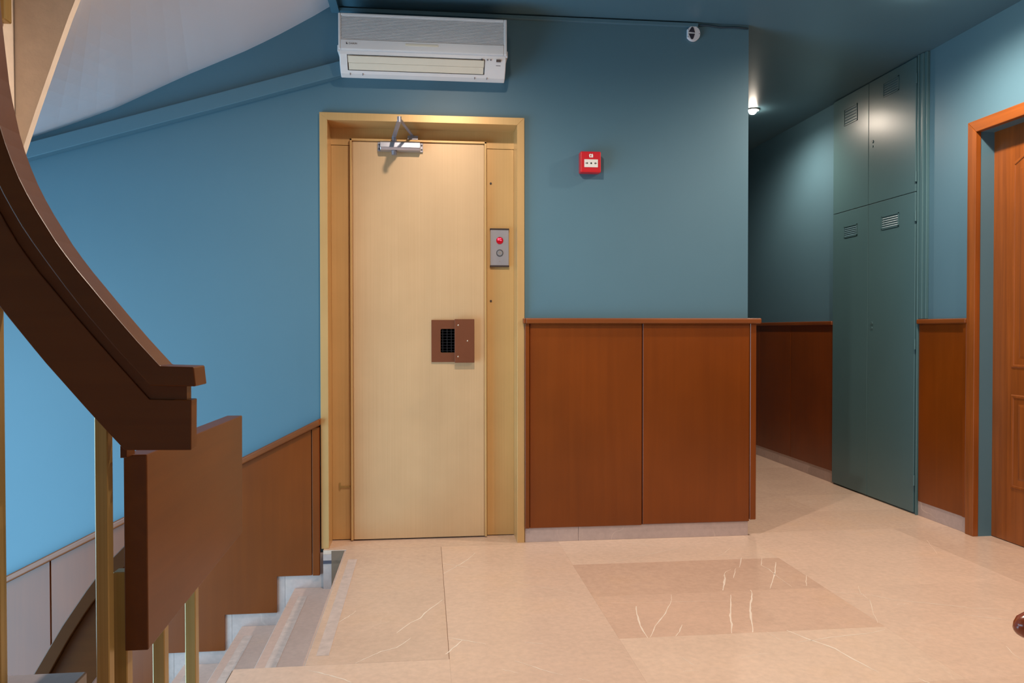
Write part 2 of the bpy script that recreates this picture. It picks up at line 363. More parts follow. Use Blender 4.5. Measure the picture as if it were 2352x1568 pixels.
VEINS=[
 (6,[(1.459, -0.4), (1.388, -0.545)]),
 (4,[(1.365, -0.555), (1.302, -0.688)]),
 (3,[(1.34, -0.565), (1.301, -0.6), (1.266, -0.659)]),
 (9,[(1.28, -0.636), (1.255, -0.706), (1.193, -0.838)]),
 (4,[(1.555, -0.411), (1.497, -0.53), (1.51, -0.585), (1.501, -0.686), (1.5, -0.828)]),
 (6,[(1.588, -0.486), (1.502, -0.661), (1.399, -0.839)]),
 (3,[(1.634, -0.689), (1.566, -0.824)]),
 (9,[(1.205, -0.894), (1.159, -1.012), (1.118, -1.103), (1.082, -1.206), (1.051, -1.284)]),
 (9,[(1.311, -0.847), (1.293, -0.904), (1.233, -1.02), (1.18, -1.147), (1.159, -1.215), (1.129, -1.284)]),
 (7,[(0.783, -0.979), (0.761, -1.081), (0.743, -1.185), (0.739, -1.291)]),
 (5,[(0.94, -0.937), (0.88, -1.057), (0.806, -1.175), (0.75, -1.285)]),
 (3,[(0.964, -0.866), (0.94, -0.937)]),
 (5,[(0.899, -1.186), (0.874, -1.242), (0.843, -1.287)]),
 (2,[(0.696, -0.933), (1.171, -0.963)]),
 (3,[(0.814, -0.411), (0.934, -0.34), (1.115, -0.257), (1.381, -0.118)]),
 (2,[(1.334, -0.386), (1.404, -0.32), (1.48, -0.22)]),
 (5,[(1.628, -0.91), (1.771, -0.962), (1.836, -1.029), (1.969, -1.088), (2.083, -1.147), (2.225, -1.192)]),
 (3,[(1.784, -0.849), (1.748, -0.923), (1.732, -1.027), (1.663, -1.165), (1.628, -1.251)]),
 (4,[(1.97, -1.191), (2.044, -1.236), (2.149, -1.284)]),
 (2,[(1.965, -1.236), (1.952, -1.357), (1.947, -1.468)]),
 (4,[(1.943, -1.498), (1.917, -1.561), (1.913, -1.609)]),
 (9,[(1.258, -1.281), (1.304, -1.379), (1.346, -1.445), (1.361, -1.54), (1.39, -1.643)]),
 (5,[(1.485, -1.698), (1.502, -1.733)]),
 (5,[(1.242, -1.388), (1.379, -1.361), (1.553, -1.336), (1.614, -1.313)]),
 (2,[(0.995, -1.491), (1.073, -1.465), (1.129, -1.478)]),
 (3,[(0.802, -1.455), (0.826, -1.527)]),
 (3,[(0.776, -1.567), (0.83, -1.564)]),
 (2,[(1.18, -1.285), (1.197, -1.375)]),
 (2,[(2.533, -0.21), (2.422, -0.452)]),
 (2,[(1.629, -0.984), (1.738, -1.017)]),
 (3,[(1.813, -1.077), (1.867, -1.073)]),
 (6,[(0.04, -0.483), (0.097, -0.392), (0.144, -0.314), (0.203, -0.178)]),
 (5,[(0.044, -0.334), (0.158, -0.402)]),
 (2,[(0.294, -0.578), (0.398, -0.679), (0.487, -0.733), (0.589, -0.819)]),
 (7,[(-0.142, -1.147), (-0.096, -1.056), (-0.062, -1.02), (-0.037, -0.946), (0.03, -0.819)]),
 (5,[(-0.266, -1.386), (-0.227, -1.343), (-0.189, -1.304), (-0.133, -1.272), (-0.089, -1.195)]),
 (5,[(-0.364, -1.022), (-0.328, -0.962), (-0.306, -0.908)]),
 (6,[(0.029, -1.351), (0.088, -1.239)]),
 (5,[(0.04, -1.206), (0.097, -1.24), (0.169, -1.28)]),
 (3,[(0.304, -1.281), (0.366, -1.3)]),
 (4,[(0.252, -1.427), (0.282, -1.453), (0.35, -1.521), (0.39, -1.549)]),
 (3,[(0.433, -1.578), (0.471, -1.601)]),
 (6,[(-0.41, -1.425), (-0.342, -1.466), (-0.289, -1.505), (-0.266, -1.526)]),
 (3,[(0.204, -1.485), (0.252, -1.519)]),
]

for w, p in VEINS: vein(w, p)
grip = lambda x0, y0, y1, z, par: B(x0, x0+0.042, y0, y1, z, z+0.0006).build('grip_strip', 'grip_grey', par, label='worn grey anti-slip strip')
grip(-0.402, -1.315, -0.215, 0.0, TILES[0][4])
B(-0.54, -0.436, -0.049, -0.04, -0.05, -0.02).build('slab_front', 'skirt_marble', thr)
B(-0.54, -0.436, -0.050, -0.04, -0.066, -0.05).build('metal_strip', 'dark_strip', thr)
B(-0.54, -0.436, -0.047, -0.04, -0.2, -0.066).build('slab_front', 'skirt_marble', thr)

# ------------------------------------------------ stairs going down along the back wall
sd = empty('descending_staircase', (-1.3, -0.7, -2.2), 'beige marble stairs going down beside the stepped wood wainscot', 'staircase')
for k in range(1, 8):
    x0, x1, z = NX[k], NX[k-1]-0.012, NZ[k]
    t = B(x0, x1+0.03, -1.385, -0.0155, z-0.03, z, 0.003).build('tread', 'stair_marble', sd)
    grip(x0+0.04, -1.33, -0.14, z, t)
    B(x1, x1+0.02, -1.385, -0.0155, z, NZ[k-1]-0.03 if k > 1 else -0.021).build('riser', 'stair_marble', sd)
B(-0.436, -0.42, -1.385, -0.05, -0.021, -0.0045).build('riser', 'stair_marble', sd)
pts = [(NX[0]+0.02, -0.02)]
for k in range(1, 8): pts += [(NX[k-1]+0.02, NZ[k]-0.03), (NX[k]+0.02, NZ[k]-0.03)]
pts += [(NX[7]+0.02, -2.2), (NX[0]+0.02, -2.2)]
MB().prism(pts, 'y', -1.42, -1.387).build('inner_string', 'cream_stucco', sd)
# stone skirting of the stairs: one stone per step
bk = empty('baseboard_stairs', (-1.3, -0.01, -1.1), kind='structure')
for k in range(1, 8):
    B(NX[k]-0.0445, NX[k-1]-0.0455 if k > 1 else -0.537, -0.016, -0.0, NZ[k]-0.17, NZ[k]+(0.30 if k > 1 else 0.172)).build('skirting_stone', 'skirt_marble', bk)

# ------------------------------------------------ first steps of the flight going up (beside the camera)
su = empty('ascending_staircase', (-1.2, -2.8, 0.0), 'grey marble lowest steps of the flight going up behind the brass posts', 'staircase')
for k in range(5):
    x1 = -0.50-0.265*k; z = 0.175*(k+1)
    B(x1-0.30, x1, -3.5, -2.19, z-0.035, z, 0.003).build('tread', 'skirt_marble', su)
    B(x1-0.28, x1-0.02, -3.5, -2.205, z-0.178, z-0.035).build('riser', 'stair_marble', su)

# ------------------------------------------------ flight above: soffit and stucco string round the well
sf = empty('upper_staircase', (-1.3, -0.9, 1.2), 'underside of the upper flight with white soffit and cream stucco string', 'staircase')
outer = [(-0.495, 2.69), (-0.581, 2.635), (-0.728, 2.548), (-0.887, 2.461), (-1.201, 2.316), (-1.51, 2.157), (-1.725, 2.068), (-1.908, 1.999), (-2.4, 1.87), (-2.9, 1.74)]
inner = [(-0.494, 2.69), (-0.60, 2.66), (-0.74, 2.58), (-0.86, 2.47), (-0.97, 2.35), (-1.058, 2.22), (-1.115, 2.09), (-1.170, 1.93), (-1.224, 1.77), (-1.285, 1.58)]
N = 28; oo = resample(outer, N); ii = resample(inner, N); M = 10
mb = MB(); G = []
for a, b in zip(oo, ii):
    G.append([mb.bm.verts.new((a[0]+(b[0]-a[0])*t/M, 0.0-1.38*t/M, a[1]+(b[1]+0.02-a[1])*t/M)) for t in range(M+1)])
T = [[mb.bm.verts.new(v.co+Vector((0, 0, 0.12))) for v in row] for row in G]
for i in range(N-1):
    for j in range(M):
        mb.bm.faces.new((G[i][j], G[i+1][j], G[i+1][j+1], G[i][j+1])); mb.bm.faces.new((T[i][j], T[i][j+1], T[i+1][j+1], T[i+1][j]))
for row in (0, N-1):
    for j in range(M): mb.bm.faces.new((G[row][j], G[row][j+1], T[row][j+1], T[row][j]))
for c in (0, M):
    for i in range(N-1): mb.bm.faces.new((G[i][c], G[i+1][c], T[i+1][c], T[i][c]))
bmesh.ops.recalc_face_normals(mb.bm, faces=mb.bm.faces[:])
mb.build('soffit', 'white_soffit', sf, label='smooth white soffit')
N2 = 24; lo = resample(inner, N2); hi = [(x, max(z+0.75, 2.3)) for x, z in lo]
MB().loft(lo, hi, -1.40, -1.372).build('string', 'cream_stucco', sf, label='cream stucco string facing the stairwell')
lo2 = [(-1.40, 1.60), (-1.55, 1.42), (-1.8, 1.25), (-2.19, 1.05)]
MB().prism([(-1.3555, 1.60)]+lo2+[(-2.19, 2.3), (-1.3555, 2.35)], 'x', -1.335, -1.286).build('string', 'cream_stucco', sf, label='lit cream stucco side of the stairwell')
B(-1.286, -1.262, -1.50, -1.46, 2.0, 2.6, 0.003).build('post', 'brass_post', sf)

# ================================================================== WAINSCOT + BASEBOARDS
bb = empty('baseboard_back', (1.05, -0.01, 0.0), kind='structure')
for a, b in ((0.467, 0.745), (0.745, 1.655)): B(a+0.0006, b-0.0006, -0.016, 0.0, 0.0, 0.076, 0.001).build('skirting_stone', 'skirt_marble', bb)
ws = empty('wood_wainscot', (1.08, -0.02, 0.074), 'orange-brown wood wainscot of two wide panels between lift and corridor', 'wainscot', 'wood wainscots')
B(0.466, 1.656, -0.012, 0.0, 0.076, 1.118).build('backing', 'wainscot_wood', ws)
B(0.492, 1.0765, -0.024, -0.010, 0.074, 1.118, 0.0012).build('panel', 'wainscot_wood', ws)
B(1.0825, 1.657, -0.024, -0.010, 0.078, 1.118, 0.0012).build('panel', 'wainscot_wood', ws)
B(0.466, 0.489, -0.032, 0.0, 0.074, 1.12, 0.0022).build('batten', 'wainscot_wood', ws)
B(1.6585, 1.692, -0.030, 2.4, 0.086, 1.12, 0.0025).build('corner_board', 'wainscot_wood', ws)
B(0.467, 1.713, -0.048, 0.0, 1.118, 1.146, 0.006, 2).box(0.455, 0.4675, -0.048, -0.022, 1.1185, 1.1455, 0.004, 2).build('top_rail', 'wainscot_wood_x', ws)
B(1.656, 1.713, 0.0, 2.4, 1.118, 1.146, 0.005, 2).build('top_rail', 'wainscot_wood_y', ws)

bl = empty('baseboard_right', (2.836, 0.1, 0.0), kind='structure')
for a, b in ((-0.112, 0.306), (1.253, 1.62), (1.62, 2.1), (2.1, 2.9), (2.9, 4.5)):
    B(2.828, XR, a+0.0006, b-0.0006, 0.0, 0.084, 0.001).build('skirting_stone', 'skirt_marble', bl)
def wains(y0, y1, seams, label, batten=None):
    w = empty('wood_wainscot', (2.83, (y0+y1)/2, 0.084), label, 'wainscot', 'wood wainscots')
    B(2.838, XR, y0, y1, 0.084, 1.118).build('backing', 'wainscot_wood', w)
    e = [y0]+seams+[y1]
    for a, b in zip(e, e[1:]): B(2.824, 2.838, a+0.002, b-0.002, 0.084, 1.118, 0.0012).build('panel', 'wainscot_wood', w)
    if batten: B(2.816, XR, batten[0], batten[1], 0.084, 1.12, 0.0022).build('batten', 'wainscot_wood', w)
    B(2.806, XR, y0-(0.004 if y0 < 0 else 0), y1, 1.118, 1.146, 0.006, 2).build('top_rail', 'wainscot_wood_y', w)
wains(1.2545, 4.5, [1.903, 2.475, 3.05, 3.62], 'dark shaded wood wainscot along the corridor beyond the teal cabinet')
wains(-0.111, 0.300, [], 'narrow orange-brown wood wainscot between teal cabinet and wooden door', (-0.111, -0.085))
wains(-6.1, -1.17, [-1.75, -2.33, -2.91, -3.5, -4.1, -4.7, -5.3], 'wood wainscot on the near side of the wooden door')

# stepped wainscot beside the stairs
wt = empty('stair_wainscot', (-1.3, -0.02, -1.0), 'reddish wood wainscot with stepped lower edge and sloping rail along stairs', 'wainscot', 'wood wainscots')
rz = lambda x: 0.645+0.4985*(x+0.565)
stx = [-0.56]+[n-0.080 for n in NX[1:]]            # panel step positions
stz = [z+0.064 for z in NZ[1:]]
def zb(x):
    for k in range(7):
        if x > stx[k+1]-1e-6: return stz[k]
    return stz[6]
def stair_panel(xa, xb):
    top = [(xa, rz(xa)-0.03), (xb, rz(xb)-0.03)]
    low = [(xb, zb(xb-1e-4))]
    for k in range(1, 8):
        if xa < stx[k] < xb: low += [(stx[k], stz[k-1]), (stx[k], stz[k] if k < 7 else stz[6])]
    low.append((xa, low[-1][1] if len(low) > 1 else zb(xa+1e-4)))
    MB().prism(top+low, 'y', -0.026, -0.016).build('panel', 'wainscot_wood', wt, bevel=0.001, seg=1)
stx[1], stx[2], stx[3] = -0.767, -1.016, -1.297
stair_panel(-1.198, -0.598); stair_panel(-1.817, -1.204); stair_panel(-2.3, -1.823)
B(-0.594, -0.558, -0.034, 0.0, -0.128, rz(-0.58)-0.03, 0.003).build('batten', 'wainscot_wood', wt)
for x in (-1.82, -1.201): B(x-0.01, x+0.01, -0.0178, -0.0155, zb(x)+0.005, rz(x)-0.04).build('backing', 'wainscot_wood', wt)
MB().prism([(-2.4, rz(-2.4)), (-2.4, rz(-2.4)-0.034), (-0.552, rz(-0.552)-0.034), (-0.552, rz(-0.552))], 'y', -0.048, 0.0).build('top_rail', 'wainscot_wood_x', wt, bevel=0.008, seg=3)

# ================================================================== RAILINGS
CAPT = [(-0.484, 1.015), (-0.546, 1.017), (-0.588, 1.065), (-0.615, 1.098), (-0.644, 1.134), (-0.675, 1.174), (-0.705, 1.212), (-0.735, 1.256), (-0.759, 1.297), (-0.776, 1.326), (-0.792, 1.358), (-0.804, 1.385), (-0.819, 1.426), (-0.831, 1.466), (-0.850, 1.56), (-0.862, 1.68), (-0.875, 1.85), (-0.92, 2.15), (-1.00, 2.50), (-1.12, 2.90)]
CAPB = [(-0.480, 0.977), (-0.565, 0.979), (-0.624, 1.046), (-0.682, 1.118), (-0.714, 1.161), (-0.747, 1.208), (-0.77, 1.242), (-0.79, 1.272), (-0.812, 1.312), (-0.832, 1.351), (-0.865, 1.43), (-0.89, 1.53), (-0.905, 1.66), (-0.917, 1.85), (-0.962, 2.16), (-1.04, 2.51), (-1.16, 2.90)]
BRDT = [(-0.495, 0.949), (-0.574, 0.951), (-0.581, 0.959), (-0.667, 1.061), (-0.715, 1.12), (-0.748, 1.163), (-0.781, 1.204), (-0.817, 1.259), (-0.845, 1.311), (-0.885, 1.40), (-0.912, 1.51), (-0.928, 1.65), (-0.940, 1.85), (-0.985, 2.165), (-1.063, 2.515), (-1.183, 2.90)]
BRDB = [(-0.496, 0.850), (-0.621, 0.852), (-0.68, 0.92), (-0.77, 1.029), (-0.847, 1.131), (-0.92, 1.24), (-0.975, 1.37), (-1.005, 1.52), (-1.02, 1.68), (-1.032, 1.86), (-1.078, 2.18), (-1.155, 2.53), (-1.275, 2.90)]
def pair(a, b, n):   # level end and sloped run resampled separately so that the kink stays crisp
    return ([a[0]]+resample(a[1:], n), [b[0]]+resample(b[1:], n))
ur = empty('stair_railing', (-0.66, -2.34, 0.17), 'dark brown curved handrail with deep board rising beside the stairwell', 'railing', 'stair railings')
a, b = pair(CAPT, CAPB, 60)
MB().loft(a, b, -2.385, -2.308).build('handrail_cap', 'rail_wood', ur, bevel=0.0025)
a, b = pair(CAPB, BRDT, 60); a[0] = (-0.505, a[0][1]); b[0] = (-0.505, b[0][1])
MB().loft(a, b, -2.357, -2.328).build('neck', 'rail_wood', ur)
a, b = pair(BRDT, BRDB, 60)
MB().loft(a, b, -2.362, -2.324).build('rail_board', 'rail_wood', ur, bevel=0.0015)
B(-0.680, -0.655, -2.356, -2.330, 0.175, 0.99, 0.002).build('post', 'brass_post', ur)
B(-0.880, -0.855, -2.356, -2.330, 0.35, 1.17, 0.002).build('post', 'brass_post', ur)

gp = empty('guard_panel', (-0.62, -1.9, 0.0), 'thick brown wooden guard panel standing on brass posts at the stairwell edge', 'railing', 'stair railings')
MB().prism([(-2.302, 0.434), (-2.302, 0.834), (-1.472, 0.823), (-1.476, 0.463)], 'x', -0.646, -0.600).build('board', 'panel_wood', gp, bevel=0.0025)
for y in (-2.290, -2.062, -1.815): B(-0.673, -0.6455, y, y+0.030, 0.175 if y < -2.2 else -0.10, 0.592, 0.002).build('post', 'brass_post', gp)
B(-0.642, -0.629, -2.330, -2.285, 0.832, 0.856, 0.001).build('connector', 'rail_wood', gp)

lr = empty('stair_railing', (-1.0, -1.43, -0.7), 'dark brown handrail and deep board dropping steeply behind the guard panel', 'railing', 'stair railings')
LT = [(-0.70, 0.70), (-0.953, 0.428), (-0.997, 0.383), (-1.052, 0.313), (-1.132, 0.193), (-1.228, 0.027), (-1.30, -0.12), (-1.37, -0.30)]
LM = [(-0.70, 0.635), (-0.951, 0.364), (-0.995, 0.318), (-1.052, 0.25), (-1.115, 0.15), (-1.171, 0.048), (-1.26, -0.12), (-1.33, -0.30)]
LB = [(-0.70, 0.40), (-0.951, 0.128), (-0.995, 0.082), (-1.052, 0.012), (-1.115, -0.088), (-1.171, -0.19), (-1.24, -0.34), (-1.30, -0.50)]
MB().loft(resample(LT, 30), resample(LM, 30), -1.470, -1.392).build('handrail_cap', 'rail_wood', lr, bevel=0.0025)
MB().loft(resample(LM, 30), resample(LB, 30), -1.450, -1.412).build('rail_board', 'rail_wood', lr, bevel=0.0015)
for x, z in ((-1.16, -0.20),): B(x-0.013, x+0.013, -1.444, -1.418, z-0.75, z, 0.002).build('post', 'brass_post', lr)

# ================================================================== LIFT DOOR
YF, YB = -0.02, 0.14
el = empty('elevator_door', (-0.044, 0.05, 0.0), 'gold laminate lift door in a deep gold metal frame', 'door')
XL0, XL1, XR1, XR0, ZI, ZO = -0.553, -0.515, 0.4276, 0.465, 2.123, 2.16
MB().prism([(XL0, 0), (XL1, 0), (XL1, ZI), (XL0, ZO)], 'y', YF, YB).build('frame_jamb', 'gold_frame', el, bevel=0.001, seg=1)
MB().prism([(XR1, 0), (XR0, 0), (XR0, ZO), (XR1, ZI)], 'y', YF, YB).build('frame_jamb', 'gold_frame', el, bevel=0.001, seg=1)
MB().prism([(XL0, ZO), (XR0, ZO), (XR1, ZI), (XL1, ZI)], 'y', YF, YB).build('frame_head', 'gold_frame', el, bevel=0.001, seg=1)
B(XL1, XR1, 0.132, 0.15, 2.036, ZI).build('header_panel', 'gold_frame', el)
B(XL1, -0.4225, 0.134, 0.15, 0.004, 2.034, 0.001).build('side_panel', 'gold_frame', el)
sp = B(0.286, XR1, 0.134, 0.15, 0.004, 2.034, 0.001).build('side_panel', 'gold_frame', el)
for z in (1.854, 1.238):
    MB().cyl((0.3065, 0.1345, z), (0.3065, 0.130, z), 0.0055).build('screw_hole', 'cap_dark', sp)
def frame_prism(x0, x1, z0, z1, a0, a1, b0, b1, y0, y1, m=None):
    m = m or MB(); m.box(x0, a0, y0, y1, z0, z1); m.box(a1, x1, y0, y1, z0, z1); m.box(a0, a1, y0, y1, z0, b0); m.box(a0, a1, y0, y1, b1, z1); return m
# the leaf is a back slab and a face sheet, both cut through for the hatch; a real groove stays open between face sheet and edge trim
lm = frame_prism(-0.418, 0.282, 0.006, 2.064, 0.042, 0.14, 0.968, 1.092, 0.116, 0.148)
frame_prism(-0.4030, 0.2670, 0.008, 2.0485, 0.042, 0.14, 0.968, 1.092, 0.110, 0.1161, lm)
leaf = lm.build('door_leaf', 'gold_leaf', el, label='satin gold door leaf')
for x in (-0.418, 0.271): B(x, x+0.011, 0.100, 0.117, 0.006, 2.064, 0.0015).build('edge_trim', 'gold_frame', leaf)
B(-0.418, 0.282, 0.100, 0.117, 2.053, 2.0645, 0.0015).build('edge_trim', 'gold_frame', leaf)
# floor-spring hinge remains on the left side panel
hg = MB(); hg.box(-0.480, -0.474, 0.128, 0.136, 0.262, 0.298); hg.box(-0.474, -0.424, 0.128, 0.136, 0.272, 0.281)
hg.build('hinge', 'brass_post', el)
# viewing hatch with sliding cover
hatch = frame_prism(-0.005, 0.150, 0.920, 1.138, 0.042, 0.14, 0.968, 1.092, 0.100, 0.110).build('hatch_plate', 'hatch_brown', leaf, label='brown hatch plate with barred opening')
for k in range(4): B(0.052+k*0.022, 0.0545+k*0.022, 0.1055, 0.1075, 0.968, 1.092).build('bar', 'mesh_black', hatch)
for k in range(8): B(0.042, 0.14, 0.106, 0.108, 0.977+k*0.0145, 0.979+k*0.0145).build('bar', 'mesh_black', hatch)
for (x, z) in ((0.0425, 0.9685), (0.0425, 1.0915)):
    s = 1 if z < 1 else -1
    MB().prism([(x, z), (x+0.006, z), (x+0.002, z+0.002*s), (x, z+0.006*s)], 'y', 0.1002, 0.109).build('corner', 'hatch_brown', hatch)
cover = B(0.114, 0.216, 0.078, 0.100, 0.917, 1.142, 0.0015).build('hatch_cover', 'hatch_brown', leaf, label='brown sliding hatch cover with three screws')
for (x, z) in ((0.133, 1.111), (0.181, 1.030), (0.132, 0.949)): MB().sphere((x, 0.0785, z), 0.0042, 1, 0.5, 1, 12).build('screw', 'screw', cover, smooth=True)
# door closer with folded arm
cl = MB().prism([(0.098, 2.046), (0.062, 2.046), (0.052, 2.038), (0.050, 2.012), (0.058, 2.000), (0.098, 1.998)], 'x', -0.262, -0.060).build('closer_body', 'steel', leaf, bevel=0.002)
for x0, x1 in ((-0.276, -0.262), (-0.060, -0.046)):
    e = B(x0, x1, 0.094, 0.100, 2.000, 2.046, 0.001).build('mounting_ear', 'steel_matte', cl)
    for z in (2.012, 2.034): MB().cyl(((x0+x1)/2, 0.095, z), ((x0+x1)/2, 0.091, z), 0.0042, 12).build('screw', 'ac_dark', e)
MB().cyl((-0.192, 0.075, 1.998), (-0.192, 0.075, 1.978), 0.015, 20, 0.013).build('spindle_cap', 'steel_matte', cl, smooth=False)
MB().cyl((-0.192, 0.075, 2.046), (-0.192, 0.075, 2.062), 0.013, 20).build('spindle', 'steel_matte', cl)
def flatbar(p0, p1, w, t):
    p0, p1 = Vector(p0), Vector(p1); d = (p1-p0); d.z = 0; d.normalize(); n = Vector((-d.y, d.x, 0))*w/2; m = MB()
    q = [p0+n, p0-n, p1-n, p1+n]
    A = [m.bm.verts.new(v) for v in q]; C = [m.bm.verts.new(v+Vector((0, 0, t))) for v in q]
    m.bm.faces.new(A[::-1]); m.bm.faces.new(C)
    for i in range(4): m.bm.faces.new((A[i], A[(i+1) % 4], C[(i+1) % 4], C[i]))
    bmesh.ops.recalc_face_normals(m.bm, faces=m.bm.faces[:]); return m
flatbar((-0.196, 0.085, 2.062), (-0.157, -0.225, 2.070), 0.020, 0.006).build('arm', 'steel_matte', cl)
flatbar((-0.155, -0.230, 2.078), (-0.098, 0.118, 2.084), 0.014, 0.006).build('arm', 'steel_matte', cl)
MB().cyl((-0.156, -0.225, 2.066), (-0.156, -0.225, 2.092), 0.010, 16).build('elbow', 'steel_matte', cl)
fo = MB(); fo.box(-0.125, -0.072, 0.112, 0.133, 2.068, 2.088); fo.build('bracket', 'steel_matte', cl)

# lift call panel
cp = empty('elevator_call_panel', (0.351, 0.13, 1.416), 'grey metal call plate with red display and round button', 'call panel')
B(0.303, 0.400, 0.119, 0.134, 1.424, 1.610, 0.001).build('plate', 'plate_grey', cp)
for z in (1.416, 1.609): B(0.301, 0.402, 0.117, 0.134, z, z+0.009, 0.0015).build('end_cap', 'cap_dark', cp)
dp = MB().cyl((0.352, 0.1195, 1.554), (0.352, 0.1165, 1.554), 0.0185, 28).build('display', 'display_red', cp)
for x0, x1, z0, z1 in ((-0.011, 0.001, 0.0065, 0.010), (-0.011, 0.001, -0.0005, 0.003), (0.003, 0.0075, 0.0065, 0.0105), (0.0035, 0.009, -0.003, 0.002), (-0.011, -0.008, -0.0005, 0.010)):
    B(0.352+x0, 0.352+x1, 0.1158, 0.1166, 1.556+z0, 1.556+z1).build('segment', 'segment_red', dp)
MB().ring((0.352, 0.119, 1.489), (0, -1, 0), 0.0145, 0.0185, 0.002).build('button_ring', 'ac_dark', cp)
MB().cyl((0.352, 0.1195, 1.489), (0.352, 0.1155, 1.489), 0.0135, 24).build('button', 'steel', cp)
MB().ring((0.352, 0.1156, 1.489), (0, -1, 0), 0.0035, 0.0070, 0.0008, 20).build('button_mark', 'screw', cp)
MB().cyl((0.352, 0.1195, 1.446), (0.352, 0.1185, 1.446), 0.0024, 10).build('light_dot', 'screw', cp)

# ================================================================== AIR CONDITIONER
ac = empty('air_conditioner', (-0.04, 0.0, 2.26), 'white wall-mounted split air conditioner above the lift door', 'air conditioner')
AX0, AX1 = -0.441, 0.358
MB().prism([(0, 2.594), (-0.150, 2.592), (-0.176, 2.578), (-0.178, 2.41), (-0.176, 2.395), (-0.150, 2.352), (-0.115, 2.322), (-0.085, 2.311), (0, 2.345)], 'x', AX0+0.002, AX1-0.002).build('body', 'ac_white', ac, bevel=0.004)
# the air outlet is a real pocket behind the flaps
acb = [o for o in ac.children if o.name.startswith('body')][0]
cut = MB().prism([(-0.200, 2.4115), (-0.176, 2.3945), (-0.135, 2.393), (-0.098, 2.345), (-0.1262, 2.3355), (-0.150, 2.315)], 'x', -0.403, 0.254).build('outlet_cutter', 'ac_white')
bo = acb.modifiers.new('outlet', 'BOOLEAN'); bo.operation = 'DIFFERENCE'; bo.object = cut; bo.solver = 'EXACT'
bpy.context.view_layer.update()
nm = bpy.data.meshes.new_from_object(acb.evaluated_get(bpy.context.evaluated_depsgraph_get()))
acb.modifiers.clear(); acb.data = nm; bpy.data.objects.remove(cut)
fp = frame_prism(AX0, AX1, 2.412, 2.581, AX0+0.012, AX1-0.014, 2.458, 2.568, -0.196, -0.174).build('front_panel', 'ac_white', ac, bevel=0.003)
for k in range(16): B(AX0+0.012, AX1-0.014, -0.1935, -0.1900, 2.4593+k*0.00685, 2.4593+k*0.00685+0.0044).build('slat', 'ac_white', fp)
B(AX0+0.012, AX1-0.014, -0.187, -0.1835, 2.458, 2.568).build('filter', 'ac_grey', fp)
for x in (AX0-0.006, AX1-0.004): B(x, x+0.010, -0.180, -0.09, 2.405, 2.436, 0.003).build('side_catch', 'ac_white', ac)
B(-0.128, 0.028, -0.1975, -0.195, 2.436, 2.447, 0.0015).build('badge_bar', 'ac_cream', fp)
# outlet flaps lie on the sloping lower front
def slope_box(x0, x1, t0, t1, d0, d1, name, mat, par):
    # t along the lower front from (y -0.177, z 2.40) to (y -0.137, z 2.288); d outward
    p = Vector((0, -0.1800, 2.400)); e = Vector((0, -0.1100, 2.317)); u = (e-p); n = Vector((0, u.z, -u.y)).normalized(); n = n if n.y < 0 else -n
    q = [p+u*t0+n*d0, p+u*t1+n*d0, p+u*t1+n*d1, p+u*t0+n*d1]
    return MB().prism([(v.y, v.z) for v in q], 'x', x0, x1).build(name, mat, par)
slope_box(-0.399, 0.249, 0.115, 0.41, 0.000, 0.008, 'flap', 'ac_cream', ac); slope_box(-0.397, 0.247, 0.42, 0.725, 0.000, 0.008, 'flap', 'ac_cream', ac)
slope_box(0.308, 0.330, 0.05, 0.15, 0.002, 0.0075, 'receiver', 'ac_glass', ac)
slope_box(0.234, 0.242, 0.04, 0.11, 0.002, 0.0045, 'indicator', 'ac_dark', ac)
for x in (0.262, 0.278): slope_box(x, x+0.007, 0.05, 0.11, 0.002, 0.0045, 'indicator', 'ac_grey', ac)
slope_box(0.308, 0.330, 0.31, 0.37, 0.002, 0.0050, 'badge', 'ac_grey', ac)
for x in (-0.395, -0.335, 0.205, 0.265): slope_box(x, x+0.003, 0.90, 0.99, 0.001, 0.0042, 'clip_slot', 'ac_grey', ac)
text('brand_text', 'DAIKIN', 0.0115, (-0.392, -0.1962, 2.4345), (math.pi/2, 0, 0), 'ac_dark', fp)
MB().prism([(-0.405, 2.4345), (-0.396, 2.4345), (-0.405, 2.4445)], 'y', -0.1972, -0.195).build('brand_mark', 'ac_dark', fp)

# sloping cover of the pipes
pc = MB().prism([(-0.435, 2.408), (-0.435, 2.336), (-2.2, 1.801), (-2.2, 1.874)], 'y', -0.052, 0.0).build('pipe_cover', 'teal_paint', label='teal painted pipe casing sloping down from the air conditioner', cat='pipe cover', bevel=0.003)
# cable trunking under the ceiling
tk = empty('cable_trunking', (0.45, -0.01, 2.65), 'thin teal cable trunking where ceiling meets wall above the lift', 'cable trunking')
B(-0.478, 1.375, -0.020, 0.0, 2.658, 2.676, 0.001).build('duct', 'teal_ceiling', tk)
MB().tube([(1.37, -0.008, 2.668), (1.43, -0.007, 2.672), (1.50, -0.007, 2.664), (1.58, -0.007, 2.668), (1.65, -0.007, 2.664)], 0.005, 8).build('cable', 'cable_dark', tk, smooth=True)
B(-0.494, -0.455, -1.37, 0.0, 2.655, 2.683).build('ceiling_lip', 'teal_ceiling', tk)

